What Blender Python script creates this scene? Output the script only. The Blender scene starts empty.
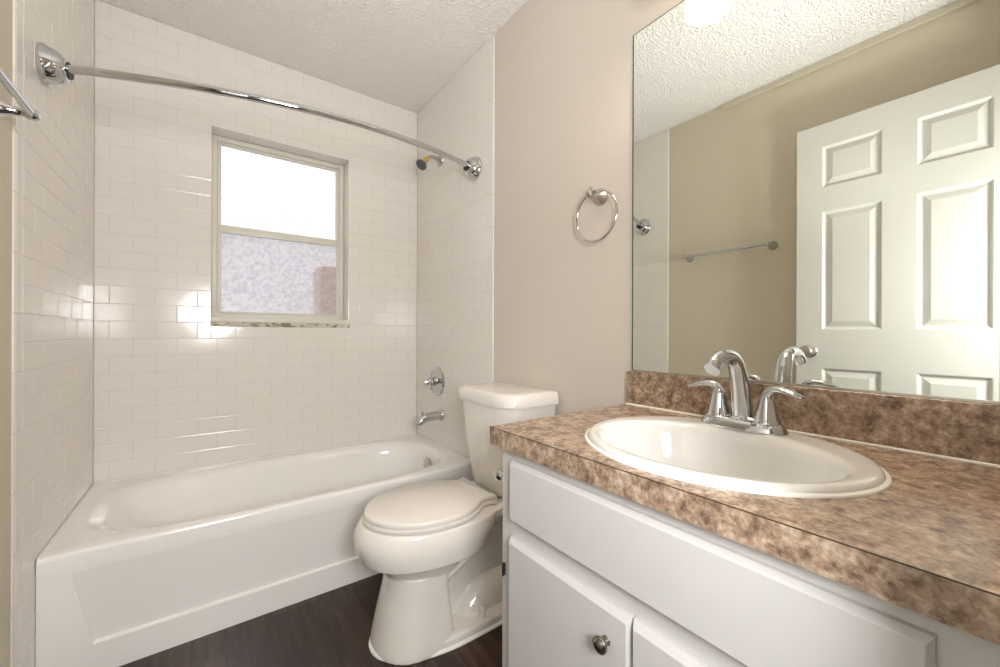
import bpy, bmesh, math, random
from mathutils import Vector, Matrix
random.seed(7)
S = bpy.context.scene
COL = S.collection
PI = math.pi

# ------------------------------------------------------------------ camera
cd = bpy.data.cameras.new('camera'); cam = bpy.data.objects.new('camera', cd); COL.objects.link(cam)
cd.sensor_fit = 'HORIZONTAL'; cd.sensor_width = 36.0; cd.lens = 398.27 / 1000 * 36.0
cd.clip_start = 0.01; cd.clip_end = 100
_a, _b, _r = math.radians(36.259), math.radians(.0138), math.radians(.1907)
fw = Vector((math.sin(_a)*math.cos(_b), math.cos(_a)*math.cos(_b), math.sin(_b)))
rt = Vector((math.cos(_a), -math.sin(_a), 0)); up = rt.cross(fw)
R_ = rt*math.cos(_r) + up*math.sin(_r); U_ = -rt*math.sin(_r) + up*math.cos(_r)
cam.matrix_world = Matrix(((R_.x, U_.x, -fw.x, .404), (R_.y, U_.y, -fw.y, -2.4621), (R_.z, U_.z, -fw.z, 1.0637), (0, 0, 0, 1)))
S.camera = cam

# ------------------------------------------------------------------ world, exposure, lamp powers
SKY = 1.6            # overcast daylight outside the window
SHADE_GLOW = 1.15     # vanity lamp shades
FLASH = 25.0          # watts, soft head behind the camera
BOUNCE = 4.2        # watts, added fill aimed at the ceiling
BULB_GLOW = 95.0     # bulbs inside them
HALL_FILL = 10.0     # added fill light on the hall ceiling
S.view_settings.view_transform = 'Standard'; S.view_settings.look = 'None'
S.view_settings.gamma = 1.0; S.view_settings.use_curve_mapping = False
S.view_settings.exposure = 0.20
# unseen lights: a fill added in the doorway to brighten the ceiling; the photographer's flash, a soft head in the hall behind the camera
def flash(name, loc, aim, watts, size, spread=180):
    d = bpy.data.lights.new(name, 'AREA'); d.shape = 'DISK'; d.size = size; d.energy = watts; d.color = (.985, .99, 1); d.spread = math.radians(spread)
    o = bpy.data.objects.new(name, d); COL.objects.link(o); o.location = loc
    o.rotation_euler = (Vector(aim) - Vector(loc)).to_track_quat('-Z', 'Y').to_euler()
flash('ceiling_bounce_fill', (.64, -2.40, 1.10), (.80, -1.52, 2.527), BOUNCE, .15, 92)
flash('camera_flash', (.44, -2.92, 1.28), (.70, -.4, 1.45), FLASH, .50)
w = bpy.data.worlds.new('world'); S.world = w; w.use_nodes = True
nt = w.node_tree
bg = nt.nodes['Background']; bg.inputs[1].default_value = SKY
tc = nt.nodes.new('ShaderNodeTexCoord'); sp = nt.nodes.new('ShaderNodeSeparateXYZ'); cr = nt.nodes.new('ShaderNodeValToRGB')
nt.links.new(tc.outputs['Generated'], sp.inputs[0]); nt.links.new(sp.outputs['Z'], cr.inputs[0]); nt.links.new(cr.outputs[0], bg.inputs[0])
cr.color_ramp.elements[0].position = 0.0; cr.color_ramp.elements[0].color = (.64, .60, .64, 1)
cr.color_ramp.elements[1].position = 0.36; cr.color_ramp.elements[1].color = (1, 1, 1, 1)
k_ = cr.color_ramp.elements.new(.20); k_.color = (.72, .69, .73, 1)

# ------------------------------------------------------------------ room constants (metres)
W, H = 1.524, 2.527
ZT, YT = .398, -.727            # tub rim, tub front
ZC, XC, YC = .8347, .9663, -1.6553   # counter top, counter front, counter left end
YREAR = -2.46
YTL, YTR = -.883, -.876         # tile edges on the side walls
WX0, WX1, WZ0, WZ1 = .4167, 1.0812, 1.0995, 2.0995

# ------------------------------------------------------------------ materials
def lin(r, g, b):
    f = lambda c: (c/255/12.92) if c/255 <= .04045 else ((c/255+.055)/1.055)**2.4
    return (f(r), f(g), f(b), 1)
MATS = {}
def mat(name, col, rough=.5, metal=0, coat=0, emit=None, estr=0, spec=.5):
    m = bpy.data.materials.new(name); m.use_nodes = True
    p = m.node_tree.nodes['Principled BSDF']
    p.inputs['Base Color'].default_value = col; p.inputs['Roughness'].default_value = rough
    p.inputs['Metallic'].default_value = metal; p.inputs['Coat Weight'].default_value = coat
    p.inputs['Specular IOR Level'].default_value = spec
    if emit: p.inputs['Emission Color'].default_value = emit; p.inputs['Emission Strength'].default_value = estr
    MATS[name] = m
    return m
def N(m, t, **k):
    n = m.node_tree.nodes.new(t)
    for a, v in k.items(): setattr(n, a, v)
    return n
def L(m, a, b): m.node_tree.links.new(a, b)
def P(m): return m.node_tree.nodes['Principled BSDF']
def bumped(m, scale, strength, dist=.001, detail=3, ramp=None, voronoi=False):
    t = N(m, 'ShaderNodeTexCoord'); n = N(m, 'ShaderNodeTexNoise'); b = N(m, 'ShaderNodeBump')
    n.inputs['Scale'].default_value = scale; n.inputs['Detail'].default_value = detail
    L(m, t.outputs['Object'], n.inputs['Vector'])
    src = n.outputs['Fac']
    if ramp:
        c = N(m, 'ShaderNodeValToRGB'); c.color_ramp.elements[0].position, c.color_ramp.elements[1].position = ramp
        L(m, src, c.inputs[0]); src = c.outputs[0]
    b.inputs['Strength'].default_value = strength; b.inputs['Distance'].default_value = dist
    L(m, src, b.inputs['Height']); L(m, b.outputs['Normal'], P(m).inputs['Normal'])
    return m

M_paint = bumped(mat('wall_paint', lin(213, 203, 192), .55), 60, .25, .002)
M_paintL = bumped(mat('wall_paint_left_light_tint', lin(209, 199, 178), .55), 60, .25, .002)  # wall paint made yellower and darker to carry the mixed light
M_ceil = bumped(mat('ceiling_texture', lin(248, 244, 237), .9), 100, .9, .006, 2, (.40, .65))
M_tile = mat('glazed_tile', lin(236, 230, 222), .12, spec=.5)
M_grout = mat('tile_grout', lin(214, 207, 196), .8)
M_white = mat('white_trim', lin(236, 234, 228), .35)
M_door = bumped(mat('door_paint', lin(208, 207, 198), .42), 90, .12, .0015, 4)
M_porc = mat('porcelain', lin(236, 230, 222), .07, coat=.3)
M_seat = mat('toilet_seat_plastic', lin(234, 227, 219), .18)
M_tub = mat('tub_enamel', lin(247, 244, 240), .10, coat=.2)
M_sink = mat('sink_china', lin(228, 226, 222), .06, coat=.3)
M_cab = mat('cabinet_paint', lin(207, 204, 202), .38)
M_chrome = mat('chrome', (.60, .61, .62, 1), .05, 1)
M_nickel = mat('brushed_nickel', (.55, .52, .48, 1), .28, 1)
M_knob = mat('antique_nickel_knob', (.30, .27, .235, 1), .25, 1)
M_dark = mat('black_rubber', (.02, .02, .022, 1), .5)
M_grey = mat('shower_face_grey', (.10, .105, .11, 1), .45)
M_brass = mat('orange_tape', lin(222, 165, 40), .35)
M_caulk = mat('white_caulk', lin(240, 238, 232), .5)
M_alu = mat('window_aluminium_white', lin(226, 222, 210), .4)
M_sealant = mat('sill_stained_caulk', lin(226, 222, 208), .6)
m = M_sealant
t = N(m, 'ShaderNodeTexCoord'); n = N(m, 'ShaderNodeTexNoise'); c = N(m, 'ShaderNodeValToRGB')
n.inputs['Scale'].default_value = 34; n.inputs['Detail'].default_value = 5
c.color_ramp.elements[0].position = .36; c.color_ramp.elements[0].color = lin(140, 126, 104)
c.color_ramp.elements[1].position = .52; c.color_ramp.elements[1].color = lin(214, 208, 192)
L(m, t.outputs['Object'], n.inputs['Vector']); L(m, n.outputs['Fac'], c.inputs[0]); L(m, c.outputs[0], P(m).inputs['Base Color'])

# mirror
M_mirror = mat('mirror_silver', (.90, .925, .885, 1), 0.0, 1)
M_medge = mat('mirror_glass_edge', (.02, .06, .05, 1), .1)

# frosted glass
M_glass = bpy.data.materials.new('obscure_glass'); M_glass.use_nodes = True
g = M_glass.node_tree; g.nodes.clear()
out = g.nodes.new('ShaderNodeOutputMaterial'); mx = g.nodes.new('ShaderNodeMixShader'); mx2 = g.nodes.new('ShaderNodeMixShader')
tl = g.nodes.new('ShaderNodeBsdfTranslucent'); rf = g.nodes.new('ShaderNodeBsdfRefraction'); gl = g.nodes.new('ShaderNodeBsdfGlossy')
tl.inputs[0].default_value = (.95, .95, .97, 1)
rf.inputs['Color'].default_value = (.97, .97, .98, 1); rf.inputs['Roughness'].default_value = .24; rf.inputs['IOR'].default_value = 1.12
gl.inputs['Roughness'].default_value = .35
tcg = g.nodes.new('ShaderNodeTexCoord'); ng = g.nodes.new('ShaderNodeTexNoise'); bmp = g.nodes.new('ShaderNodeBump')
ng.inputs['Scale'].default_value = 380; ng.inputs['Detail'].default_value = 2
bmp.inputs['Strength'].default_value = .22; bmp.inputs['Distance'].default_value = .0012
g.links.new(tcg.outputs['Object'], ng.inputs['Vector']); g.links.new(ng.outputs['Fac'], bmp.inputs['Height'])
ns = g.nodes.new('ShaderNodeTexNoise'); ns.inputs['Scale'].default_value = 60; ns.inputs['Detail'].default_value = 6
cs = g.nodes.new('ShaderNodeValToRGB'); cs.color_ramp.elements[0].position = .36; cs.color_ramp.elements[0].color = (.90, .89, .905, 1); cs.color_ramp.elements[1].position = .58; cs.color_ramp.elements[1].color = (1, 1, 1, 1)
g.links.new(tcg.outputs['Object'], ns.inputs['Vector']); g.links.new(ns.outputs['Fac'], cs.inputs[0])
for s_ in (tl, rf): g.links.new(cs.outputs[0], s_.inputs['Color'])
for s_ in (rf, gl): g.links.new(bmp.outputs['Normal'], s_.inputs['Normal'])
mx.inputs[0].default_value = .78; mx2.inputs[0].default_value = .02
g.links.new(tl.outputs[0], mx.inputs[1]); g.links.new(rf.outputs[0], mx.inputs[2])
g.links.new(mx.outputs[0], mx2.inputs[1]); g.links.new(gl.outputs[0], mx2.inputs[2]); g.links.new(mx2.outputs[0], out.inputs[0])

# insect screen: a fine woven mesh, most of the light passes
M_screen = bpy.data.materials.new('insect_screen'); M_screen.use_nodes = True
g = M_screen.node_tree; g.nodes.clear()
out = g.nodes.new('ShaderNodeOutputMaterial'); mx = g.nodes.new('ShaderNodeMixShader')
tr = g.nodes.new('ShaderNodeBsdfTransparent'); df = g.nodes.new('ShaderNodeBsdfDiffuse')
df.inputs[0].default_value = (.16, .16, .18, 1); mx.inputs[0].default_value = .20
g.links.new(tr.outputs[0], mx.inputs[1]); g.links.new(df.outputs[0], mx.inputs[2]); g.links.new(mx.outputs[0], out.inputs[0])

# laminate
def laminate(name, d, mid, lt, scale=46):
    m = mat(name, mid, .27)
    t = N(m, 'ShaderNodeTexCoord')
    n1 = N(m, 'ShaderNodeTexNoise'); n1.inputs['Scale'].default_value = scale; n1.inputs['Detail'].default_value = 8; n1.inputs['Roughness'].default_value = .68; n1.inputs['Distortion'].default_value = .35
    c1 = N(m, 'ShaderNodeValToRGB')
    e = c1.color_ramp.elements
    e[0].position = .34; e[0].color = d; e[1].position = .66; e[1].color = lt
    k = e.new(.5); k.color = mid
    n2 = N(m, 'ShaderNodeTexNoise'); n2.inputs['Scale'].default_value = scale*3.2; n2.inputs['Detail'].default_value = 5; n2.inputs['Distortion'].default_value = .4
    c2 = N(m, 'ShaderNodeValToRGB'); c2.color_ramp.elements[0].position = .40; c2.color_ramp.elements[0].color = (.55, .55, .55, 1)
    c2.color_ramp.elements[1].position = .6; c2.color_ramp.elements[1].color = (1.12, 1.12, 1.12, 1)
    mxx = N(m, 'ShaderNodeMix', data_type='RGBA', blend_type='MULTIPLY'); mxx.inputs[0].default_value = .55
    for q in (n1, n2): L(m, t.outputs['Object'], q.inputs['Vector'])
    L(m, n1.outputs['Fac'], c1.inputs[0]); L(m, n2.outputs['Fac'], c2.inputs[0])
    L(m, c1.outputs[0], mxx.inputs[6]); L(m, c2.outputs[0], mxx.inputs[7]); L(m, mxx.outputs[2], P(m).inputs['Base Color'])
    return m
M_lam = laminate('laminate_mottled_brown', lin(114, 91, 74), lin(168, 142, 120), lin(206, 184, 161))
M_seam = mat('laminate_seam', lin(60, 45, 35), .6)

# dark plank floor (planks run along y)
M_floor = mat('dark_plank_floor', lin(60, 45, 38), .38)
m = M_floor
t = N(m, 'ShaderNodeTexCoord'); mp = N(m, 'ShaderNodeMapping'); mp.inputs['Rotation'].default_value = (0, 0, PI/2)
br = N(m, 'ShaderNodeTexBrick'); br.offset = .37
br.inputs['Scale'].default_value = 1; br.inputs['Brick Width'].default_value = 1.2; br.inputs['Row Height'].default_value = .152
br.inputs['Mortar Size'].default_value = .0012; br.inputs['Color1'].default_value = lin(44, 31, 26); br.inputs['Color2'].default_value = lin(66, 47, 39); br.inputs['Mortar'].default_value = lin(28, 21, 18)
mp2 = N(m, 'ShaderNodeMapping'); mp2.inputs['Scale'].default_value = (26, 2.2, 1)
n1 = N(m, 'ShaderNodeTexNoise'); n1.inputs['Scale'].default_value = 1.6; n1.inputs['Detail'].default_value = 7; n1.inputs['Roughness'].default_value = .65
c1 = N(m, 'ShaderNodeValToRGB'); c1.color_ramp.elements[0].position = .36; c1.color_ramp.elements[0].color = (.40, .39, .39, 1); c1.color_ramp.elements[1].position = .66; c1.color_ramp.elements[1].color = (1.7, 1.6, 1.5, 1)
mxx = N(m, 'ShaderNodeMix', data_type='RGBA', blend_type='MULTIPLY'); mxx.inputs[0].default_value = 1
L(m, t.outputs['Object'], mp.inputs[0]); L(m, mp.outputs[0], br.inputs['Vector']); L(m, t.outputs['Object'], mp2.inputs[0]); L(m, mp2.outputs[0], n1.inputs['Vector'])
L(m, n1.outputs['Fac'], c1.inputs[0]); L(m, br.outputs['Color'], mxx.inputs[6]); L(m, c1.outputs[0], mxx.inputs[7]); L(m, mxx.outputs[2], P(m).inputs['Base Color'])

M_shade = mat('lamp_shade_glass', lin(250, 240, 220), .4, emit=(1, .85, .68, 1), estr=SHADE_GLOW)
M_bulb = mat('lamp_bulb', (1, 1, 1, 1), .4, emit=(1, .90, .78, 1), estr=BULB_GLOW)
M_dome = mat('hall_fill_dome', (1, 1, 1, 1), .4, emit=(1, .97, .93, 1), estr=HALL_FILL)  # glow of the added hall fill light
M_ground = bumped(mat('outdoor_ground', lin(120, 118, 112), .9), 8, .4, .02)
M_brick = mat('outdoor_brick', lin(240, 206, 197), .9)

# ------------------------------------------------------------------ mesh helpers
def obj(name, bm, m, parent=None, smooth=None, kind=None):
    bmesh.ops.recalc_face_normals(bm, faces=bm.faces[:])
    me = bpy.data.meshes.new(name); bm.to_mesh(me); bm.free()
    ms = m if isinstance(m, (list, tuple)) else [m]
    for q in ms: me.materials.append(q)
    o = bpy.data.objects.new(name, me); COL.objects.link(o)
    if parent is not None: o.parent = parent; o.matrix_parent_inverse = parent.matrix_world.inverted()
    if smooth is not None:
        me.polygons.foreach_set('use_smooth', [True]*len(me.polygons))
        if smooth < 180: me.set_sharp_from_angle(angle=math.radians(smooth))
    if kind: o['kind'] = kind
    return o
def thing(name, label, cat, loc=(0, 0, 0), group=None):
    o = bpy.data.objects.new(name, None); COL.objects.link(o); o.location = loc
    o.empty_display_size = .05
    o.matrix_world = Matrix.Translation(loc)
    o['label'] = label; o['category'] = cat
    if group: o['group'] = group
    return o
def tag(o, label, cat, group=None):
    o['label'] = label; o['category'] = cat
    if group: o['group'] = group
    return o
def box(bm, x0, x1, y0, y1, z0, z1, bev=0, seg=2, mi=0):
    r = bmesh.ops.create_cube(bm, size=1)
    vs = r['verts']
    for v in vs: v.co = Vector(((x0+x1)/2 + v.co.x*(x1-x0), (y0+y1)/2 + v.co.y*(y1-y0), (z0+z1)/2 + v.co.z*(z1-z0)))
    fs = set(f for v in vs for f in v.link_faces)
    for f in fs: f.material_index = mi
    if bev:
        es = list(set(e for v in vs for e in v.link_edges))
        bmesh.ops.bevel(bm, geom=es, offset=bev, segments=seg, affect='EDGES', profile=.5, material=-1)
def loft(bm, rings, caps=(True, True), closed=True, mi=0):
    vr = [[bm.verts.new(p) for p in r] for r in rings]
    n = len(vr[0])
    for a, b in zip(vr[:-1], vr[1:]):
        for i in range(n if closed else n-1):
            j = (i+1) % n
            f = bm.faces.new((a[i], a[j], b[j], b[i])); f.material_index = mi
    if caps[0]: bm.faces.new(list(reversed(vr[0]))).material_index = mi
    if caps[1]: bm.faces.new(vr[-1]).material_index = mi
    return vr
def tube(bm, pts, rad, seg=16, caps=(True, True), flat=None):
    pts = [Vector(p) for p in pts]; n = len(pts)
    rad = rad if isinstance(rad, (list, tuple)) else [rad]*n
    T = []
    for i in range(n):
        d = (pts[min(i+1, n-1)] - pts[max(i-1, 0)]); T.append(d.normalized())
    ref = Vector((0, 0, 1)) if abs(T[0].z) < .9 else Vector((0, 1, 0))
    u = (ref - T[0]*ref.dot(T[0])).normalized()
    rings = []
    for i in range(n):
        u = (u - T[i]*u.dot(T[i])).normalized(); v = T[i].cross(u)
        ru, rv = rad[i] if isinstance(rad[i], tuple) else (rad[i], rad[i])
        rings.append([pts[i] + u*math.cos(2*PI*k/seg)*ru + v*math.sin(2*PI*k/seg)*rv for k in range(seg)])
    loft(bm, rings, caps)
def lathe(bm, org, axis, prof, seg=28, mi=0, caps=(True, True)):
    org = Vector(org); ax = Vector(axis).normalized()
    ref = Vector((0, 0, 1)) if abs(ax.z) < .9 else Vector((1, 0, 0))
    u = (ref - ax*ref.dot(ax)).normalized(); v = ax.cross(u)
    loft(bm, [[org + ax*h + (u*math.cos(2*PI*k/seg) + v*math.sin(2*PI*k/seg))*max(r, 1e-5) for k in range(seg)] for r, h in prof], caps, mi=mi)
def bez(p0, p1, p2, p3, n):
    o = []
    for i in range(n+1):
        t = i/n; s = 1-t
        o.append(Vector(p0)*s**3 + Vector(p1)*3*s*s*t + Vector(p2)*3*s*t*t + Vector(p3)*t**3)
    return o
def sell(cx, cy, ax, ay, e, z, n):
    r = []
    for i in range(n):
        a = 2*PI*i/n; c, s = math.cos(a), math.sin(a)
        r.append(Vector((cx + math.copysign(abs(c)**(2/e), c)*ax, cy + math.copysign(abs(s)**(2/e), s)*ay, z)))
    return r
def B(): return bmesh.new()

# ================================================================== THE SETTING
HY = -3.75   # far side of the hall behind the doorway
bm = B(); box(bm, -1.4, 2.6, HY-.1, .16, -.06, 0); floor = obj('floor', bm, M_floor, kind='structure')
bm = B(); box(bm, -1.4, 2.6, HY-.1, .16, H, H+.08); ceiling = obj('ceiling', bm, M_ceil, kind='structure')
GR = .006   # drywall sits this far behind the tile face
bm = B(); box(bm, -.12, -GR, YREAR, .15, 0, H); wall_left = obj('wall_left', bm, M_paintL, kind='structure')
bm = B(); box(bm, W+GR, W+.12, YREAR, .15, 0, H); wall_right = obj('wall_right', bm, M_paint, kind='structure')
# window wall, in one mesh with its opening
bm = B()
def rect_frame(bm, x0, x1, z0, z1, ox0, ox1, oz0, oz1, ya, yb):
    outer = [(x0, z0), (x1, z0), (x1, z1), (x0, z1)]; inner = [(ox0, oz0), (ox1, oz0), (ox1, oz1), (ox0, oz1)]
    loft(bm, [[(x, ya, z) for x, z in inner], [(x, ya, z) for x, z in outer], [(x, yb, z) for x, z in outer], [(x, yb, z) for x, z in inner], [(x, ya, z) for x, z in inner]], (False, False))
rect_frame(bm, -GR, W+GR, 0, H, WX0-.004, WX1+.004, WZ0-.004, WZ1+.004, GR, .15)
bmesh.ops.remove_doubles(bm, verts=bm.verts[:], dist=1e-5)
wall_back = obj('wall_back', bm, M_grout, kind='structure')
# rear wall with doorway (camera stands in it)
DX0, DX1, DZ = .085, .872, 2.15
bm = B()
box(bm, -.12, DX0, YREAR-.11, YREAR, 0, H); box(bm, DX1, W+.12, YREAR-.11, YREAR, 0, H); box(bm, DX0, DX1, YREAR-.11, YREAR, DZ, H)
wall_rear = obj('wall_rear', bm, M_paint, kind='structure')
# hall
bm = B(); box(bm, -1.4, 2.6, HY-.1, HY, 0, H); obj('wall_hall', bm, M_paint, kind='structure')
bm = B(); box(bm, -1.4, -1.3, HY, YREAR-.11, 0, H); obj('wall_hall_left', bm, M_paint, kind='structure')
bm = B(); box(bm, 2.5, 2.6, HY, YREAR-.11, 0, H); obj('wall_hall_right', bm, M_paint, kind='structure')
bm = B(); box(bm, -1.4, -.12, YREAR-.11, YREAR-.01, 0, H); box(bm, W+.12, 2.6, YREAR-.11, YREAR-.01, 0, H); obj('wall_hall_front', bm, M_paint, kind='structure')

# ---- tiles as real geometry
TW, TH, BV, DP = .157, .0789, .0022, .0009
def tile_faces(bm, place, a0, a1, b0, b1, tilt=.006):
    """one glazed tile: place(a, b, d) gives a point, d = depth behind the face"""
    if a1-a0 < .006 or b1-b0 < .006: return
    g = .0004
    a0 += g; a1 -= g; b0 += g; b1 -= g
    ta, tb = random.uniform(-tilt, tilt), random.uniform(-tilt, tilt)
    ac, bc = (a0+a1)/2, (b0+b1)/2
    f = lambda a, b, d: place(a, b, d + max(-.0006, min(.0006, (a-ac)*ta + (b-bc)*tb)))
    o = [f(a, b, DP+.001) for a, b in ((a0, b0), (a1, b0), (a1, b1), (a0, b1))]
    k = [f(a, b, DP*.45) for a, b in ((a0+BV*.2, b0+BV*.2), (a1-BV*.2, b0+BV*.2), (a1-BV*.2, b1-BV*.2), (a0+BV*.2, b1-BV*.2))]
    i = [f(a, b, 0) for a, b in ((a0+BV, b0+BV), (a1-BV, b0+BV), (a1-BV, b1-BV), (a0+BV, b1-BV))]
    loft(bm, [o, k, i], (False, True))
ZL0 = .4825 + .0787 - TH            # a course line; courses step by TH
def courses():
    z = ZL0 - 7*TH; k = -7
    while z < H:
        yield k, max(z, 0.0), min(z+TH, H-.002); z += TH; k += 1
def tile_wall(name, place, amin, amax, phase, zmin, hole=None, parent=None, hole_pieces=True):
    bm = B()
    for k, b0, b1 in courses():
        b0 = max(b0, zmin)
        if b1 <= b0: continue
        a = phase + (0 if k % 2 else TW/2) - 12*TW
        while a < amax:
            a0, a1 = max(a, amin), min(a+TW, amax); a += TW
            if a1 <= a0: continue
            rects = [(a0, a1, b0, b1)]
            if hole:
                h0, h1, g0, g1 = hole
                if a1 > h0 and a0 < h1 and b1 > g0 and b0 < g1:
                    rects = []
                    if a0 < h0: rects.append((a0, h0, b0, b1))
                    if a1 > h1: rects.append((h1, a1, b0, b1))
                    c0, c1 = max(a0, h0), min(a1, h1)
                    if b0 < g0: rects.append((c0, c1, b0, g0))
                    if b1 > g1: rects.append((c0, c1, g1, b1))
            for q in rects: tile_faces(bm, place, *q)
    return bm
bm = tile_wall('t', lambda a, b, d: Vector((a, d, b)), 0, W, .0485, ZT-.01, (WX0, WX1, WZ0, WZ1))
# tiled reveals of the window opening
def reveal(bm, place, l0, l1):
    a = l0
    while a < l1 - .004:
        tile_faces(bm, place, a, min(a+TW, l1), 0, .098, 0); a += TW
reveal(bm, lambda a, b, d: Vector((a, b, WZ1+d)), WX0, WX1)
reveal(bm, lambda a, b, d: Vector((WX0-d, b, a)), WZ0, WZ1)
reveal(bm, lambda a, b, d: Vector((WX1+d, b, a)), WZ0, WZ1)
obj('tile_facing', bm, M_tile, wall_back)
bm = B(); rect_frame(bm, .001, W-.001, ZT-.02, H-.001, WX0-.0011, WX1+.0011, WZ0-.0011, WZ1+.0011, .0011, .0058); bmesh.ops.remove_doubles(bm, verts=bm.verts[:], dist=1e-5)
obj('grout_bed', bm, M_grout, wall_back)
def side_tiles(wall, place, yend, gx):
    strip = .05
    bm = tile_wall('t', place, yend+strip, -.001, -.118, 0)
    # bullnose strip, pieces two courses tall
    z = ZL0 - 8*TH
    while z < H:
        z0, z1 = max(z, 0), min(z+2*TH, H-.002); z += 2*TH
        if z1-z0 < .01: continue
        g = .0007; prof = [(yend+strip-g, .005), (yend+strip-g, .0012), (yend+strip-.003, 0), (yend+.010, 0), (yend+.005, .0007), (yend+.0018, .003), (yend+.0005, .007)]
        rings = [[place(a, zz, d+e) for a, d in prof] for zz, e in ((z0+g, .0012), (z0+g+.0025, 0), (z1-g-.0025, 0), (z1-g, .0012))]
        loft(bm, rings, (False, False), closed=False)
    obj('tile_facing', bm, M_tile, wall)
    bm = B(); xs = sorted([place(0, 0, .0011).x, place(0, 0, GR+.001).x])
    box(bm, xs[0], xs[1], yend+.003, .004, 0, H-.001)
    obj('grout_bed', bm, M_grout, wall)
side_tiles(wall_left, lambda a, b, d: Vector((-d, a, b)), YTL, 0)
side_tiles(wall_right, lambda a, b, d: Vector((W+d, a, b)), YTR, 0)
bm = B(); box(bm, -GR, .012, YREAR+.001, -1.25, H-.034, H-.0005, .003); obj('trim_1', bm, M_paintL, kind='structure')
# door casing in the doorway
bm = B()
box(bm, DX0, DX0+.0125, YREAR-.112, YREAR+.002, 0, DZ); box(bm, DX1-.0125, DX1, YREAR-.112, YREAR+.002, 0, DZ); box(bm, DX0+.0125, DX1-.0125, YREAR-.112, YREAR+.002, DZ-.0125, DZ)
obj('trim_2', bm, M_white, kind='structure')

# ---- window
win = bpy.data.objects.new('window_1', None); COL.objects.link(win); win.location = ((WX0+WX1)/2, .1, WZ0); win.matrix_world = Matrix.Translation(win.location); win['kind'] = 'structure'
FY0, FY1 = .098, .148
bm = B()
fw_ = .036
x0, x1, z0, z1 = WX0, WX1, WZ0+.005, WZ1
box(bm, x0, x0+fw_*.7, FY0, FY1, z0, z1, .003); box(bm, x1-fw_*.7, x1, FY0, FY1, z0, z1, .003)
box(bm, x0+.02, x1-.02, FY0+.0006, FY1, z1-.026, z1, .003); box(bm, x0+.02, x1-.02, FY0+.0006, FY1, z0, z0+.062, .003)
obj('window_frame', bm, M_alu, win, 40)
ZM0, ZM1 = 1.588, 1.645
def sash(name, xa, xb, za, zb, ya, yb, st, parent, rail_lo, rail_hi):
    bm = B()
    box(bm, xa, xa+st, ya, yb, za, zb, .002); box(bm, xb-st, xb, ya, yb, za, zb, .002)
    box(bm, xa+st*.8, xb-st*.8, ya+.0006, yb-.0006, za, za+rail_lo, .002); box(bm, xa+st*.8, xb-st*.8, ya+.0006, yb-.0006, zb-rail_hi, zb, .002)
    return obj(name, bm, M_alu, parent, 40)
gap = .0035
up_s = sash('upper_sash', x0+.0255, x1-.0255, ZM0+.012, z1-.026, .118, .138, .017, win, .034, .012)
lo_s = sash('lower_sash', x0+.0255, x1-.0255, z0+.0625, ZM1-.012, .099, .117, .017, win, .010, .040)
bm = B(); box(bm, x0+.04, x1-.04, .127, .131, ZM0+.04, z1-.036); obj('upper_pane', bm, M_glass, up_s)
bm = B(); box(bm, x0+.04, x1-.04, .106, .110, z0+.070, ZM1-.048); obj('lower_pane', bm, M_glass, lo_s)
bm = B(); box(bm, x0+.03, x1-.03, .1445, .1455, z0+.062, ZM0+.02); obj('insect_screen', bm, M_screen, win)
bm = B(); box(bm, WX0-.001, WX1+.004, -.006, .12, WZ0+.018, WZ0+.042, .004); box(bm, WX0+.002, WX1+.002, .002, .1, WZ0-.004, WZ0+.019)
obj('window_sill', bm, M_alu, win, 40)
# cracked caulk line under the sill
bm = B(); rings = []
nn = 90
for i in range(nn+1):
    x = WX0-.003 + (WX1-WX0+.01)*i/nn; r1, r2 = random.uniform(.75, 1.2), random.uniform(.7, 1.25)
    rings.append([Vector((x, .004, WZ0+.020)), Vector((x, -.007*r1, WZ0+.018)), Vector((x, -.010*r2, WZ0+.006)), Vector((x, -.005*r1, WZ0-.004*r2)), Vector((x, .004, WZ0-.005))])
loft(bm, rings)
obj('sill_caulk', bm, M_sealant, win, 50)
# outside
bm = B(); box(bm, -12, 14, .16, 22, -.5, -.4); obj('ground', bm, M_ground, kind='structure')
bm = B(); box(bm, 1.055, 1.40, .60, .85, -.4, 1.55, .01); tag(obj('brick_pier', bm, M_brick), 'reddish brick pier blurred behind the lower frosted window pane', 'pier')

# ---- door, standing open against the left wall
door = bpy.data.objects.new('door_1', None); COL.objects.link(door); door.location = (.1025, YREAR+.004, .012); door.matrix_world = Matrix.Translation(door.location); door['kind'] = 'structure'
bm = B()
dy0, dy1, dz0, dz1, xf, xb = -2.456, -1.687, .012, 2.136, .12, .085
pys = [(-2.346, -2.132), (-2.019, -1.794)]; pzs = [(.23, .895), (1.088, 1.69), (1.812, 2.022)]
ys = sorted([dy0, dy1] + [v for p in pys for v in p]); zs = sorted([dz0, dz1] + [v for p in pzs for v in p])
for face_x, sgn in ((xf, 1), (xb, -1)):
    for i in range(len(ys)-1):
        for j in range(len(zs)-1):
            q = [(ys[i], zs[j]), (ys[i+1], zs[j]), (ys[i+1], zs[j+1]), (ys[i], zs[j+1])]
            if (ys[i], ys[i+1]) in pys and (zs[j], zs[j+1]) in pzs:
                rings = []
                for ins, dep in ((0, 0), (.004, .0015), (.012, .010), (.017, .0105), (.040, .003), (.043, .0022)):
                    a0, a1, b0, b1 = ys[i]+ins, ys[i+1]-ins, zs[j]+ins, zs[j+1]-ins
                    rings.append([Vector((face_x - sgn*dep, a, b)) for a, b in ((a0, b0), (a1, b0), (a1, b1), (a0, b1))])
                loft(bm, rings, (False, True))
            else:
                bm.faces.new([bm.verts.new((face_x, a, b)) for a, b in q])
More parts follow.
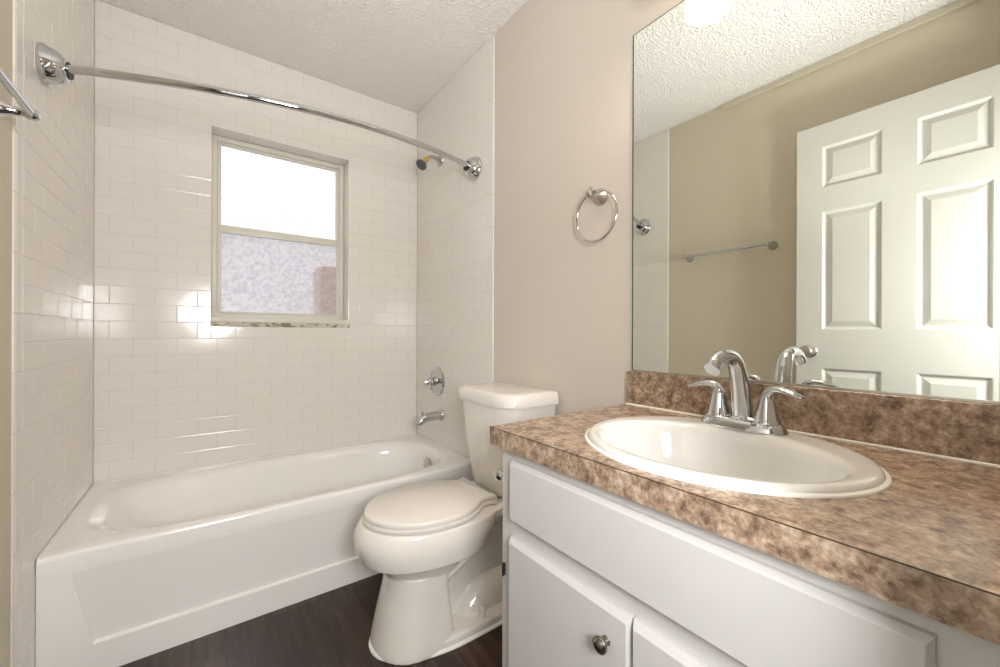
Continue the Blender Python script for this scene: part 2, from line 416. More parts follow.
for (ya, za), (yb, zb) in (((dy0, dz0), (dy1, dz0)), ((dy1, dz0), (dy1, dz1)), ((dy1, dz1), (dy0, dz1)), ((dy0, dz1), (dy0, dz0))):
    bm.faces.new([bm.verts.new(v) for v in ((xf, ya, za), (xb, ya, za), (xb, yb, zb), (xf, yb, zb))])
bmesh.ops.remove_doubles(bm, verts=bm.verts[:], dist=1e-4)
obj('door_slab', bm, M_door, door)
bm = B(); ky, kz = -1.745, .978
lathe(bm, (xf, ky, kz), (1, 0, 0), [(.033, 0), (.033, .004), (.028, .009), (.013, .012), (.011, .028), (.016, .034), (.026, .040), (.030, .050), (.029, .058), (.022, .066), (.0, .068)])
kn = obj('door_knob', bm, M_nickel, door, 40)
bm = B()
lathe(bm, (xb, ky, kz), (-1, 0, 0), [(.033, 0), (.033, .004), (.028, .009), (.013, .012), (.011, .022), (.018, .028), (.028, .036), (.029, .046), (.022, .054), (.0, .056)])
obj('door_knob', bm, M_nickel, door, 40)
bm = B()
for hz in (.25, 1.05, 1.9):
    tube(bm, [(xf+.004, dy0+.0, hz-.045), (xf+.004, dy0+.0, hz+.045)], .006, 12)
obj('hinge', bm, M_nickel, door, 40)

# ================================================================== BATHTUB
tub = thing('bathtub', 'white alcove bathtub under the window, between the tiled walls', 'bathtub', (W/2, YT/2, 0))
bm = B(); NN = 192
x0, x1, y0, y1 = .002, W-.002, YT, -.002
def rect_like(ring, ins, z):
    o = []; hx, hy = (x1-x0)/2, (y1-y0-ins)/2; cx, cy = (x0+x1)/2, (y0+ins+y1)/2
    for i in range(len(ring)):
        a = 2*PI*i/len(ring); c, s = math.cos(a)*hx, math.sin(a)*hy
        k = min(hx/abs(c) if abs(c) > 1e-9 else 1e9, hy/abs(s) if abs(s) > 1e-9 else 1e9)
        o.append(Vector((cx+c*k, cy+s*k, z)))
    # put the nearest sample on each corner
    for sx in (-1, 1):
        for sy in (-1, 1):
            P_ = Vector((cx+sx*hx, cy+sy*hy, z)); j = min(range(len(o)), key=lambda q: (o[q]-P_).length); o[j] = P_
    return o
def basin(ins, z, e, dl=0, dr=0):
    xa, xb, ya, yb = .056+ins+dl, W-.058-ins-dr, YT+.036+ins, -.048-ins
    return sell((xa+xb)/2, (ya+yb)/2, (xb-xa)/2, (yb-ya)/2, e, z, NN)
b0 = basin(0, ZT, 3.4)
rings = [rect_like(b0, .0, ZT-.05), rect_like(b0, 0, ZT-.014), rect_like(b0, .0015, ZT-.007), rect_like(b0, .006, ZT-.0018), rect_like(b0, .013, ZT),
         basin(-.012, ZT+.0002, 3.4), basin(.0, ZT-.001, 3.4), basin(.010, ZT-.005, 3.4), basin(.020, ZT-.013, 3.3, .012), basin(.030, ZT-.028, 3.2, .028), basin(.037, ZT-.055, 3.1, .05), basin(.044, ZT-.10, 3.0, .085, 0), basin(.056, ZT-.20, 2.9, .14, .0),
         basin(.066, ZT-.26, 2.8, .18, .01), basin(.082, ZT-.300, 2.7, .20, .02), basin(.11, ZT-.320, 2.6, .22, .04), basin(.20, ZT-.325, 2.5, .2, .05)]
loft(bm, rings, (False, True))
tub_body = obj('tub_shell', bm, M_tub, tub, 60)
bm = B(); ya = YT+.0025
outer = [(.001, 0), (W-.001, 0), (W-.001, ZT-.03), (.001, ZT-.03)]
pn = [(.118, .098), (W-.118, .098), (W-.070, .335), (.070, .335)]
qn = [(.1225, .1025), (W-.1225, .1025), (W-.0735, .333), (.0735, .333)]
rec = [.011, .011, 0.0003, 0.0003]
loft(bm, [[(x, ya+.03, z) for x, z in outer], [(x, ya, z) for x, z in outer], [(x, ya, z) for x, z in pn], [(x, ya+r, z) for (x, z), r in zip(qn, rec)]], (False, True))
bmesh.ops.bevel(bm, geom=[e for e in bm.edges if all(abs(v.co.y-ya) < 1e-4 and .05 < v.co.x < W-.05 for v in e.verts)], offset=.0014, segments=2, affect='EDGES')
obj('apron', bm, M_tub, tub, 25)
bm = B()
lathe(bm, (W-.107, -.385, .318), (-1, 0, .14), [(.038, 0), (.038, .004), (.034, .008), (.010, .009), (0, .009)], 32)
ov = obj('overflow_plate', bm, M_nickel, tub, 30)
bm = B(); lathe(bm, (W-.1185, -.385, .322), (-1, 0, .14), [(.008, -.004), (.008, .001), (.005, .003), (0, .0032)], 14); obj('screw', bm, M_chrome, ov, 40)
bm = B(); lathe(bm, (1.20, -.38, ZT-.326), (0, 0, 1), [(.035, 0), (.035, .004), (.028, .006), (.020, .003), (0, .003)], 28); obj('drain', bm, M_chrome, tub, 40)
bm = B()
tube(bm, [(.0034, YT+.012, ZT), (.0034, -.005, ZT)], .0030, 8); tube(bm, [(W-.0034, YT+.012, ZT), (W-.0034, -.005, ZT)], .0030, 8); tube(bm, [(.004, -.0046, ZT), (W-.004, -.0046, ZT)], .0032, 8)
obj('caulk_bead', bm, M_caulk, tub, 40)

# ================================================================== TUB FITTINGS ON THE RIGHT TILED WALL
t = thing('tub_spout', 'chrome tub spout on the tiled wall above the bathtub rim', 'tub spout', (W, -.352, .58))
bm = B(); lathe(bm, (W-.0005, -.352, .58), (-1, 0, 0), [(.034, 0), (.034, .008), (.030, .013)], 24); obj('spout_flange', bm, M_chrome, t, 40)
bm = B()
tube(bm, [(W-.010, -.352, .580), (W-.05, -.352, .580), (W-.10, -.352, .574), (W-.125, -.352, .567), (W-.140, -.352, .553), (W-.143, -.352, .540)], [.025, .026, .0255, .024, .022, .0205], 20)
obj('spout_body', bm, M_chrome, t, 50)
bm = B(); lathe(bm, (W-.126, -.352, .588), (0, 0, 1), [(.004, 0), (.004, .012), (.008, .015), (.0085, .022), (.004, .026), (0, .026)], 14); obj('diverter_knob', bm, M_chrome, t, 40)

t = thing('shower_valve', 'round chrome shower valve with single handle on the tiled wall', 'shower valve', (W, -.300, .775))
bm = B(); lathe(bm, (W-.0005, -.300, .775), (-1, 0, 0), [(.088, 0), (.088, .004), (.084, .009), (.078, .011), (.072, .008), (.045, .012), (.030, .016), (.027, .03), (0, .03)], 40); obj('escutcheon', bm, M_chrome, t, 30)
bm = B(); lathe(bm, (W-.028, -.300, .775), (-1, 0, 0), [(.022, 0), (.024, .012), (.022, .030), (.016, .042), (.019, .05), (.014, .062), (0, .064)], 24)
tube(bm, bez((W-.055, -.300, .775), (W-.062, -.325, .770), (W-.068, -.345, .752), (W-.070, -.352, .738), 8), [.012, .012, .011, .010, .009, .0085, .008, .008, .007], 14)
obj('valve_handle', bm, M_chrome, t, 40)

t = thing('shower_fixture', 'small shower head with dark round face on a bent chrome arm', 'shower head', (W, -.328, 2.10))
bm = B(); lathe(bm, (W-.0005, -.328, 2.10), (-1, 0, 0), [(.036, 0), (.035, .005), (.024, .014), (.014, .018), (0, .018)], 24); obj('arm_flange', bm, M_nickel, t, 40)
arm = bez((W-.01, -.328, 2.10), (W-.05, -.331, 2.112), (W-.075, -.335, 2.105), (W-.098, -.339, 2.075), 10)
bm = B(); tube(bm, arm, .0105, 14); obj('shower_arm', bm, M_nickel, t, 50)
ad = (arm[-1]-arm[-3]).normalized(); ad = Vector((-.62, -.22, -.74)).normalized()
bm = B(); lathe(bm, arm[-1]-ad*.006, ad, [(.013, 0), (.0155, .003), (.0155, .022), (.012, .026), (0, .026)], 18); obj('joint_collar', bm, M_brass, t, 40)
bm = B(); lathe(bm, arm[-1]+ad*.018, ad, [(.011, 0), (.014, .006), (.014, .010), (.0175, .012), (.0175, .016), (.021, .021), (.030, .036), (.032, .041)], 26); hd = obj('head_body', bm, M_chrome, t, 40)
bm = B(); lathe(bm, arm[-1]+ad*.058, ad, [(.0325, 0), (.0325, .005), (.029, .008), (0, .009)], 26); obj('spray_face', bm, M_grey, t, 40)

# ================================================================== CURTAIN ROD
t = thing('shower_curtain_rod', 'curved chrome shower curtain rod spanning above the bathtub', 'curtain rod', (W/2, -.69, 1.92))
YRL, YRR, ZRL, ZRR = -.690, -.722, 1.866, 1.918
bm = B(); pts = []
for i in range(41):
    s = i/40; x = .058 + (W-.116)*s; pts.append((x, YRL+(YRR-YRL)*s-.012-.135*math.sin(PI*s)**.92 * (1 if 0 < s < 1 else 0), ZRL+(ZRR-ZRL)*s))
tube(bm, pts, .0125, 16)
obj('rod', bm, M_chrome, t, 60)
for sx, xx, YR_, ZR in ((1, 0.0005, YRL, ZRL), (-1, W-.0005, YRR, ZRR)):
    bm = B()
    lathe(bm, (xx, YR_+.006, ZR), (sx, -.10, 0), [(.059, -.004), (.060, .005), (.060, .012), (.055, .017), (.0535, .020), (.050, .032), (.043, .043), (.036, .049), (.0330, .051), (.0330, .055), (.028, .057), (0, .057)], 32)
    fl = obj('rod_flange', bm, M_chrome, t, 35)
    bm = B(); lathe(bm, (xx+sx*.049, YR_+.001, ZR), (sx, -.16, 0), [(.024, 0), (.024, .0115), (.0145, .012), (0, .012)], 24); obj('dark_gasket', bm, M_dark, fl, 40)
    if sx < 0:
        bm = B(); tube(bm, [(xx-.080, YR_-.013, ZR), (xx-.112, YR_-.024, ZR)], .0148, 18); obj('rod_collar', bm, M_chrome, fl, 40)

# ================================================================== TOWEL BAR (left wall), TOWEL RING (right wall)
def rose(bm, org, axis, length, r0=.027, r1=.0085):
    lathe(bm, org, axis, [(r0, 0), (r0, .004), (r0*.92, .008), (r0*.62, length*.40), (r0*.42, length*.65), (r1, length*.9), (r1, length)], 24)
t = thing('towel_bar', 'chrome towel bar mounted on the left wall', 'towel bar', (-GR, -1.29, 1.58))
bm = B(); tube(bm, [(.066, -1.030, 1.580), (.066, -1.542, 1.580)], .0082, 14); obj('bar', bm, M_chrome, t, 50)
for yy in (-1.040, -1.532):
    bm = B(); rose(bm, (-GR, yy, 1.580), (1, 0, 0), .062); lathe(bm, (.066-.0125, yy, 1.580), (1, 0, 0), [(.0085, 0), (.0125, .006), (.0125, .018), (.008, .025), (0, .026)], 18)
    obj('wall_post', bm, M_chrome, t, 40)
t = thing('towel_ring', 'empty chrome towel ring on the beige wall beside the mirror', 'towel ring', (W+GR, -1.534, 1.547))
bm = B(); rose(bm, (W+GR, -1.534, 1.547), (-1, 0, 0), .05, .028, .010); lathe(bm, (W-.044, -1.534, 1.547), (-1, 0, 0), [(.010, 0), (.0135, .005), (.0135, .019), (.008, .024), (0, .025)], 18); lathe(bm, (W-.050, -1.534, 1.550), (0, 0, 1), [(.005, 0), (.005, .022), (0, .023)], 12)
obj('wall_post', bm, M_nickel, t, 40)
bm = B(); R0 = .088
pts = [Vector((W-.036, -1.5435 + R0*math.sin(a), 1.473+R0*math.cos(a))) for a in [2*PI*i/64 for i in range(64)]]
vr = []
for i, p in enumerate(pts):
    a = 2*PI*i/64; rad_ = Vector((0, math.sin(a), math.cos(a)))
    vr.append([p + rad_*math.cos(q)*.0042 + Vector((1, 0, 0))*math.sin(q)*.0042 for q in [2*PI*k/10 for k in range(10)]])
loft(bm, vr + [vr[0]], (False, False)); bmesh.ops.remove_doubles(bm, verts=bm.verts[:], dist=1e-5)
obj('ring', bm, M_chrome, t, 60)

# ================================================================== TOILET
TCY = -1.136
def T(u, v, z): return Vector((W - u, TCY + v, z))
toi = thing('toilet', 'white two-piece toilet with closed lid between bathtub and vanity', 'toilet', T(.4, 0, 0))
def egg(u0, u1, hw, z, n=56, eb=2.6, ef=2.15, split=.42):
    """plan outline from back u0 to front u1; widest at split"""
    um = u0 + (u1-u0)*split; r = []
    for i in range(n):
        a = 2*PI*i/n; c, s = math.cos(a), math.sin(a)
        e = ef if c > 0 else eb; L_ = (u1-um) if c > 0 else (um-u0)
        r.append(T(um + math.copysign(abs(c)**(2/e), c)*L_, math.copysign(abs(s)**(2/e), s)*hw, z))
    return r
def eggs(bm, L_, sub=4, **k):
    """loft of outlines with smoothly interpolated parameters (u0, u1, half width, z)"""
    out = []
    for i in range(len(L_)-1):
        p0, p1, p2, p3 = L_[max(i-1, 0)], L_[i], L_[i+1], L_[min(i+2, len(L_)-1)]
        for q in range(sub):
            t_ = q/sub
            out.append([.5*((2*b) + (c-a)*t_ + (2*a-5*b+4*c-d)*t_**2 + (3*b-a-3*c+d)*t_**3) for a, b, c, d in zip(p0, p1, p2, p3)])
    out.append(L_[-1])
    loft(bm, [egg(*q, n=140, **k) for q in out])
bm = B()
# upper bowl: the broad rim band
eggs(bm, [(.34, .650, .135, .292), (.305, .682, .160, .303), (.272, .709, .185, .3085), (.262, .715, .189, .316), (.245, .727, .194, .350), (.23, .7295, .1955, .375), (.22, .724, .193, .400), (.215, .712, .188, .420), (.22, .702, .182, .4245)])
# rear deck under the tank
def deck(u0, u1, h0, h1, z, rr=.03):
    pts = [(u0, -h0), (u0, h0), (u1, h1), (u1, -h1)]
    out = []
    for i in range(4):
        a, b = Vector(pts[i]), Vector(pts[(i+1) % 4])
        for k in range(10): out.append(T(*(a.lerp(b, k/10)), z))
    return out
loft(bm, [deck(.05, .36, .080, .125, .345), deck(.045, .38, .105, .155, .372), deck(.04, .40, .115, .172, .395), deck(.04, .40, .115, .174, .420), deck(.045, .39, .110, .168, .4245)])
# under-bowl drawing in to the pedestal
eggs(bm, [(.40, .610, .104, .190), (.37, .622, .114, .232), (.35, .640, .126, .262), (.33, .664, .145, .292), (.31, .688, .164, .314)])
# front column
eggs(bm, [(.425, .672, .142, 0), (.427, .668, .141, .03), (.435, .648, .130, .12), (.442, .630, .122, .19), (.44, .622, .116, .245)], eb=9)
# spreading neck from the column up to the deck
nk = [((.475, .205), .112), ((.43, .228), .114), ((.375, .255), .114), ((.31, .300), .112), ((.24, .345), .106), ((.14, .385), .092)]
rings = []
for (u, z), hw in nk:
    rings.append([T(u + .030*math.cos(a)*.7, hw*math.copysign(abs(math.sin(a))**.45, math.sin(a)), z + .030*math.cos(a)*.8) for a in [2*PI*k/32 for k in range(32)]])
loft(bm, rings)
# foot
loft(bm, [egg(.10, .670, .150, 0, n=140, eb=5, split=.5), egg(.10, .669, .150, .026, n=140, eb=5, split=.5), egg(.108, .660, .142, .036, n=140, eb=5, split=.5)])
# central web and trapway bulge
box(bm, T(.46, 0, 0).x, T(.07, 0, 0).x, TCY-.045, TCY+.045, .02, .40)
rings = []
for u, hw, zt in ((.372, .062, .048), (.362, .085, .070), (.345, .098, .094), (.315, .104, .120), (.27, .106, .136), (.22, .105, .143), (.17, .10, .143), (.12, .085, .13)):
    rings.append([T(u, hw*math.copysign(abs(math.cos(a))**.75, math.cos(a)), .03 + max(0, math.sin(a))**.8*(zt-.03) - max(0, -math.sin(a))*.02) for a in [2*PI*k/28 for k in range(28)]])
loft(bm, rings)
bowl = obj('bowl', bm, M_porc, toi)
bmod = bowl.modifiers.new('union', 'REMESH'); bmod.mode = 'VOXEL'; bmod.voxel_size = .0031; bmod.use_smooth_shade = True
sm = bowl.modifiers.new('soften', 'SMOOTH'); sm.factor = .5; sm.iterations = 8
dg = bpy.context.evaluated_depsgraph_get(); me2 = bpy.data.meshes.new_from_object(bowl.evaluated_get(dg)); bowl.modifiers.clear(); bowl.data = me2; me2.name = 'bowl'
me2.polygons.foreach_set('use_smooth', [True]*len(me2.polygons))
# seat ring and lid
SEAT = [(.248, .124), (.262, .112), (.288, .108), (.315, .118), (.345, .144), (.375, .161), (.41, .174), (.45, .1805), (.49, .180), (.53, .174), (.57, .162), (.605, .145), (.637, .122), (.664, .093), (.684, .060), (.696, .028), (.700, 0)]
def seat_outline(grow, z):
    half = []
    for k in range(len(SEAT)):
        a = Vector(SEAT[max(0, k-1)]); b = Vector(SEAT[min(len(SEAT)-1, k+1)]); d = (b-a).normalized(); n_ = Vector((-d.y, d.x)) if k < len(SEAT)-1 else Vector((1, 0))
        if n_.y < 0 and k < 8: n_ = -n_
        p = Vector(SEAT[k]) + (n_ if k else Vector((-.9, .9)))*grow
        half.append(p)
    pts = half + [Vector((p.x, -p.y)) for p in reversed(half[:-1])]
    return [T(p.x, p.y, z) for p in pts]
bm = B(); loft(bm, [seat_outline(-.004, .4265), seat_outline(.002, .4285), seat_outline(.003, .4375), seat_outline(-.001, .4405)]); obj('seat', bm, M_seat, toi, 50)
bm = B(); loft(bm, [seat_outline(-.006, .4425), seat_outline(-.001, .4445), seat_outline(0, .4535), seat_outline(-.003, .4590), seat_outline(-.007, .4612)]); obj('lid', bm, M_seat, toi, 50)
for v in (-.07, .07):
    bm = B(); box(bm, T(.2505, 0, 0).x, T(.226, 0, 0).x, TCY+v-.02, TCY+v+.02, .424, .449, .006); obj('seat_hinge', bm, M_seat, toi, 40)
# tank
def tank_ring(u0, u1, hw, ch, z, rr=4):
    pts = [(u0, -hw), (u0, hw), (u1-ch*.62, hw), (u1, hw-ch), (u1, -hw+ch), (u1-ch*.62, -hw)]
    out = []
    n = len(pts)
    for i in range(n):
        p = Vector(pts[i]); a = Vector(pts[i-1]); b = Vector(pts[(i+1) % n])
        rad_ = .012 if i < 2 else .030
        da = (a-p).normalized()*min(rad_, (a-p).length*.45); db = (b-p).normalized()*min(rad_, (b-p).length*.45)
        for k in range(rr+1):
            t_ = k/rr; out.append(T(*((p+da)*(1-t_)**2 + p*2*t_*(1-t_) + (p+db)*t_**2), z))
    return out
bm = B()
loft(bm, [tank_ring(.032, .205, .122, .05, .4255), tank_ring(.026, .216, .134, .055, .435), tank_ring(.022, .222, .140, .055, .455), tank_ring(.014, .241, .178, .058, .65), tank_ring(.010, .249, .194, .060, .786)])
obj('tank', bm, M_porc, toi, 35)
bm = B()
loft(bm, [tank_ring(.008, .251, .197, .06, .7855), tank_ring(.006, .261, .204, .062, .788), tank_ring(.005, .263, .206, .062, .793), tank_ring(.006, .259, .203, .061, .828), tank_ring(.009, .254, .199, .060, .8345), tank_ring(.016, .246, .192, .058, .8385), tank_ring(.03, .23, .178, .053, .840)])
obj('tank_lid', bm, M_porc, toi, 35)
for v in (-.122, .122):
    bm = B(); lathe(bm, T(.315, v, .035), (0, 0, 1), [(.0125, -.004), (.0125, .010), (.0105, .028), (.007, .034), (0, .035)], 18); obj('bolt_cap', bm, M_caulk, toi, 40)
bm = B()
def ringset(s, z): return [Vector((T(.382, 0, 0).x + (p.x-T(.382, 0, 0).x)*s[0], TCY+(p.y-TCY)*s[1], z)) for p in egg(.10, .670, .150, 0, eb=5, split=.5)]
loft(bm, [ringset((1.034, 1.062), .0006), ringset((1.032, 1.055), .005), ringset((1.012, 1.02), .0085), ringset((.985, .975), .0085)], (False, False)); obj('caulk_bead', bm, M_caulk, toi, 40)

# ================================================================== VANITY
XF, XD = .990, .972     # face frame, door fronts
CY0, CY1 = YREAR+.004, -1.6775
van = thing('vanity_cabinet', 'white vanity cabinet with two doors under the brown countertop', 'vanity cabinet', (1.25, -2.06, 0))
bm = B()
CT = .792
box(bm, XF, W-.002, CY1-.018, CY1, 0, CT); box(bm, XF, W-.002, CY0, CY0+.018, 0, CT)
box(bm, XF+.001, W-.002, CY0+.018, CY1-.018, .09, .106); box(bm, W+.0, W+.004, CY0+.018, CY1-.018, .1, CT)
box(bm, XF+.06, XF+.075, CY0+.018, CY1-.018, 0, .09)
# face frame
box(bm, XF, XF+.018, CY1-.06, CY1-.018, 0, CT); box(bm, XF, XF+.018, CY0+.018, CY0+.075, 0, CT)
for za, zb in ((CT-.05, CT), (.56, .645), (.09, .14)): box(bm, XF, XF+.018, CY0+.075, CY1-.06, za, zb)
box(bm, XF, XF+.018, -2.075, -2.035, .14, .56)
carc = obj('carcass', bm, M_cab, van)
def slab(bm, ya, yb, za, zb, top_lip=.0, edge=.008):
    """overlay front: square back, chamfered front edges"""
    r = [[(XF-.0005, ya, za), (XF-.0005, yb, za), (XF-.0005, yb, zb), (XF-.0005, ya, zb)],
         [(XF-.008, ya, za), (XF-.008, yb, za), (XF-.008, yb, zb), (XF-.008, ya, zb)],
         [(XD+.001, ya+edge*.8, za+edge), (XD+.001, yb-edge*.8, za+edge), (XD+.001, yb-edge*.8, zb-edge-top_lip), (XD+.001, ya+edge*.8, zb-edge-top_lip)],
         [(XD, ya+edge, za+edge*1.2), (XD, yb-edge, za+edge*1.2), (XD, yb-edge, zb-edge*1.2-top_lip), (XD, ya+edge, zb-edge*1.2-top_lip)]]
    loft(bm, [[Vector(p) for p in q] for q in r])
bm = B(); slab(bm, -2.400, -1.7225, .6245, .766, .0, .006); obj('false_drawer_front', bm, M_cab, van)
KN = [(-2.0075, .523), (-2.100, .523)]
for (ya, yb), (ky, kz), hy in (((-2.0535, -1.7195), KN[0], -1.6865), ((-2.400, -2.0565), KN[1], -2.4025)):
    bm = B(); slab(bm, ya, yb, .115, .586, .004, .006); d = obj('cabinet_door', bm, M_cab, van)
    bm = B(); lathe(bm, (XD+.0005, ky, kz), (-1, 0, 0), [(.009, 0), (.0075, .004), (.006, .010), (.0085, .012), (.0138, .015), (.0148, .018), (.0135, .0212), (.0122, .0214), (.0105, .0235), (.006, .0258), (0, .0262)], 26); obj('knob', bm, M_knob, d, 35)
    for hz in (.17, .491):
        bm = B(); tube(bm, [(XF-.006, hy, hz-.016), (XF-.006, hy, hz+.016)], .0026, 10); box(bm, XF-.003, XF-.0002, hy-.003, hy+.003, hz-.014, hz+.014); obj('hinge', bm, M_dark, d, 40)

# countertop
CYE = YREAR+.002
SX, SY, SBX, SAY = 1.2295, -2.0635, .2345, .2600   # sink oval on the counter
top = thing('countertop', 'brown mottled laminate countertop with matching backsplash', 'countertop', (1.25, -2.06, CT))
bm = B()
hole = [Vector((SX+math.cos(a)*(SBX-.022), SY+math.sin(a)*(SAY-.022), 0)) for a in [2*PI*i/96 for i in range(96)]]
x0, x1, y0, y1 = XC+.0012, W+.0045, CYE, YC
def counter_ring(z):
    o = []
    hx0, hx1, hy0, hy1 = x0-SX, x1-SX, y0-SY, y1-SY
    for i in range(96):
        a = 2*PI*i/96; c, s = math.cos(a), math.sin(a)
        k = min((hx1/c if c > 1e-9 else hx0/c if c < -1e-9 else 1e9), (hy1/s if s > 1e-9 else hy0/s if s < -1e-9 else 1e9))
        o.append(Vector((SX+c*k, SY+s*k, z)))
    for cx in (x0, x1):
        for cy in (y0, y1):
            q = Vector((cx, cy, z)); j = min(range(96), key=lambda k: (o[k]-q).length); o[j] = q
    return o
hz = lambda z: [Vector((p.x, p.y, z)) for p in hole]
r_ = [counter_ring(ZC), counter_ring(CT+.001), hz(CT+.001), hz(ZC), counter_ring(ZC)]
loft(bm, r_, (False, False)); bmesh.ops.remove_doubles(bm, verts=bm.verts[:], dist=1e-5)
slab_o = obj('laminate_top', bm, M_lam, top)
bm = B(); box(bm, XC, XC+.0011, CYE, YC+.001, CT+.001-.0025, ZC-.0012); box(bm, XC, W+.0045, YC+.0001, YC+.0012, CT-.0015, ZC-.0012); obj('front_edge_band', bm, M_lam, top)
bm = B(); box(bm, XC-.0002, XC+.0012, CYE, YC+.001, ZC-.0012, ZC+.0001); obj('edge_seam', bm, M_seam, top)
bm = B(); box(bm, W-.0145, W+.0048, CYE, YC, ZC+.0005, .9425, .0012, 1); obj('backsplash', bm, M_lam, top)
bm = B(); tube(bm, [(W-.0155, CYE, ZC+.0015), (W-.0155, YC, ZC+.0015)], .0034, 10); obj('caulk_bead', bm, M_caulk, top, 40)

# sink
sink = thing('sink', 'white oval drop-in sink set in the brown countertop', 'sink', (SX, SY, ZC))
bm = B(); NS = 96
BX, BBX, BAY = 1.196, .170, .218   # basin centre x and semi-axes
def el(s, z, t=0.0):
    """outer oval scaled by s, blended by t to the basin oval"""
    r = []
    for i in range(NS):
        a = 2*PI*i/NS
        o = Vector((SX+math.cos(a)*SBX*s, SY+math.sin(a)*SAY*s, z)); b = Vector((BX+math.cos(a)*BBX*s, SY+math.sin(a)*BAY*s, z))
        r.append(o.lerp(b, t))
    return r
loft(bm, [el(.988, ZC+.001), el(.985, ZC+.006), el(.972, ZC+.0112), el(.950, ZC+.0135), el(.92, ZC+.0130), el(1.0, ZC+.0128, .72), el(1.0, ZC+.0122, .86), el(1.0, ZC+.0085, .95), el(.985, ZC+.002, 1), el(.955, ZC-.018, 1), el(.90, ZC-.058, 1), el(.80, ZC-.100, 1), el(.64, ZC-.130, 1), el(.42, ZC-.145, 1), el(.16, ZC-.150, 1)], (False, True))
obj('basin', bm, M_sink, sink, 70)
bm = B()
loft(bm, [el(1.012, ZC+.0003), el(1.008, ZC+.003), el(.990, ZC+.005), el(.975, ZC+.005)], (False, False)); obj('caulk_bead', bm, M_caulk, sink, 40)
bm = B(); lathe(bm, (BX, SY, ZC-.150), (0, 0, 1), [(.030, 0), (.030, .003), (.024, .0045), (.020, .002), (.014, .002), (.013, .006), (0, .007)], 26); obj('drain', bm, M_chrome, sink, 40)

# faucet
FX, FYc, FZ = 1.406, -2.048, ZC+.0125
fa = thing('faucet', 'chrome two-handle faucet with arched spout behind the sink', 'faucet', (FX, FYc, FZ))
bm = B()
loft(bm, [sell(FX, FYc, .036, .091, 2.6, FZ-.0005, 56), sell(FX, FYc, .0365, .0915, 2.6, FZ+.003, 56), sell(FX, FYc, .033, .087, 2.6, FZ+.012, 56), sell(FX, FYc, .029, .0825, 2.6, FZ+.019, 56), sell(FX, FYc, .026, .079, 2.6, FZ+.0215, 56), sell(FX, FYc, .018, .07, 2.5, FZ+.0225, 56)])
obj('base_plate', bm, M_chrome, fa, 50)
bm = B()
pts = bez((FX+.004, FYc, FZ+.014), (FX-.006, FYc, FZ+.10), (FX-.018, FYc, FZ+.164), (FX-.066, FYc, FZ+.168), 16) + bez((FX-.066, FYc, FZ+.168), (FX-.100, FYc, FZ+.170), (FX-.124, FYc, FZ+.164), (FX-.143, FYc, FZ+.141), 9)[1:]
n = len(pts)
rads = []
for i in range(n):
    s = i/(n-1)
    a = .0105*(1-s)**1.2 + .0122; b_ = a
    if s > .55: k = (s-.55)/.45; a = .0156-.0006*k; b_ = .0150+.0035*k; a = (.0122+.0105*(1-s)**1.2)*(1-k)+.0150*k; b_ = (.0122+.0105*(1-s)**1.2)*(1-k)+.0190*k
    rads.append((a, b_))
tube(bm, pts, rads, 22)
sp_ = obj('spout', bm, M_chrome, fa, 60)
bm = B(); lathe(bm, (FX+.004, FYc, FZ+.020), (0, 0, 1), [(.030, 0), (.030, .004), (.026, .008), (0, .008)], 30); obj('spout_collar', bm, M_chrome, fa, 40)
for sg in (1, -1):
    hy = FYc + sg*.0515
    bm = B(); lathe(bm, (FX, hy, FZ+.019), (0, 0, 1), [(.0275, 0), (.0275, .005), (.0255, .008), (.0245, .010), (.0190, .034), (.0145, .054), (.0140, .058), (.0115, .062), (.0105, .064), (.0105, .066)], 28)
    tz = FZ+.083
    lev = bez((FX, hy, tz-.006), (FX, hy+sg*.005, tz+.020), (FX-.004, hy+sg*.026, tz+.016), (FX-.010, hy+sg*.065, tz+.004), 12)
    lev[-1] = lev[-1] + Vector((0, sg*.004, -.002))
    tube(bm, lev, [(.0115, .0115), (.0105, .0105), (.0095, .010), (.009, .0095), (.0088, .0095), (.0082, .0097), (.0078, .0100), (.0074, .0104), (.0070, .0108), (.0065, .0110), (.006, .0110), (.005, .0100), (.0030, .007)], 16)
    obj('handle', bm, M_chrome, fa, 60)

# toilet paper holder on the cabinet side
tp = thing('toilet_paper_holder', 'empty chrome paper holder post on the vanity side by the toilet', 'paper holder', (1.01, CY1, .70))
bm = B(); rose(bm, (1.012, CY1-.003, .702), (0, 1, 0), .048, .022, .008); obj('wall_post', bm, M_chrome, tp, 40)
bm = B(); lathe(bm, (1.026, CY1+.046, .702), (-1, 0, -.25), [(.007, 0), (.0125, .004), (.0135, .014), (.0125, .022), (.006, .025), (0, .0252)], 20); obj('end_knob', bm, M_chrome, tp, 40)

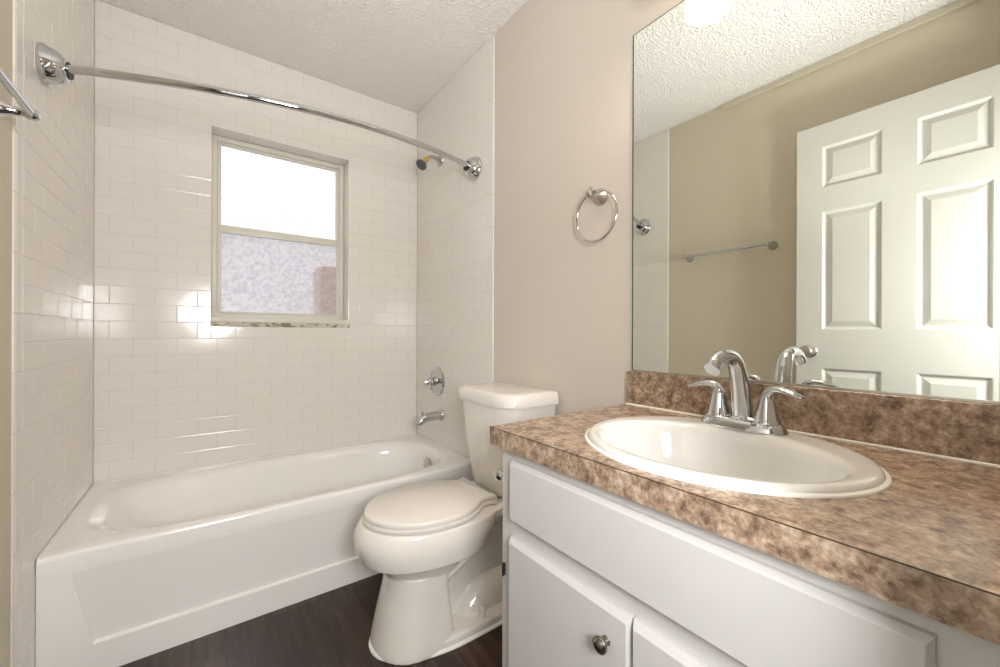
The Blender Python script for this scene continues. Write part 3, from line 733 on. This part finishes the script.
# ================================================================== MIRROR
mi = thing('wall_mirror', 'large frameless mirror above the backsplash', 'mirror', (W, -2.04, .945))
MY0, MY1, MZ0, MZ1 = -2.4172, -1.6665, .9445, 2.0404
bm = B(); box(bm, W-.0005, W+.0055, MY0, MY1, MZ0, MZ1); 
for f in bm.faces: f.material_index = 0 if f.calc_center_median().x < W and abs(f.normal.x) > .9 else 1
obj('mirror_glass', bm, [M_mirror, M_medge], mi)
bm = B(); box(bm, W-.0008, W+.004, MY1-.0032, MY1+.0003, MZ0, MZ1+.0003); box(bm, W-.0008, W+.004, MY0, MY1-.0032, MZ1-.0018, MZ1+.0003); obj('dark_edge', bm, M_medge, mi)
bm = B(); box(bm, W-.003, W+.004, MY0, MY1, MZ0-.0015, MZ0+.003); obj('bottom_channel', bm, M_nickel, mi)

# ================================================================== VANITY LIGHT above the mirror
vl = thing('vanity_light', 'vanity light bar with three glowing white glass shades above the mirror', 'wall lamp', (W, -2.04, 2.2))
bm = B(); box(bm, W-.022, W+GR, -2.30, -1.78, 2.20, 2.31, .008, 3); obj('back_plate', bm, M_nickel, vl, 40)
for yy in (-1.860, -2.040, -2.220):
    bm = B(); tube(bm, bez((W-.02, yy, 2.255), (W-.07, yy, 2.275), (W-.10, yy, 2.265), (W-.10, yy, 2.21), 10), .008, 12); lathe(bm, (W-.10, yy, 2.195), (0, 0, 1), [(.024, 0), (.024, .012), (.012, .024), (0, .025)], 20); arm_o = obj('lamp_arm', bm, M_nickel, vl, 40)
    bm = B(); lathe(bm, (W-.10, yy, 2.045), (0, 0, 1), [(.064, 0), (.063, .004), (.0615, .03), (.058, .075), (.046, .115), (.030, .14), (.024, .152), (.021, .150), (.028, .136), (.043, .112), (.055, .074), (.061, .03), (.0605, .001), (.064, 0)], 32, caps=(False, False)); obj('glass_shade', bm, M_shade, arm_o, 50)
    bm = B(); lathe(bm, (W-.10, yy, 2.075), (0, 0, 1), [(0, 0), (.016, .005), (.026, .02), (.029, .034), (.026, .05), (.016, .075), (.013, .11), (0, .115)], 20); obj('bulb', bm, M_bulb, arm_o, 60)

# added fill light on the hall ceiling, unseen behind the camera
hl = thing('hall_fill_light', 'added dome fill light on the hall ceiling outside the door', 'fill light', (.35, -3.1, H))
bm = B(); lathe(bm, (.35, -3.1, H-.0005), (0, 0, -1), [(.17, 0), (.17, .02), (.155, .025)], 32); obj('fill_base', bm, M_white, hl, 40)
bm = B(); lathe(bm, (.35, -3.1, H-.022), (0, 0, -1), [(.150, 0), (.145, .02), (.125, .045), (.09, .065), (.045, .077), (0, .08)], 32); obj('fill_dome', bm, M_dome, hl, 60)
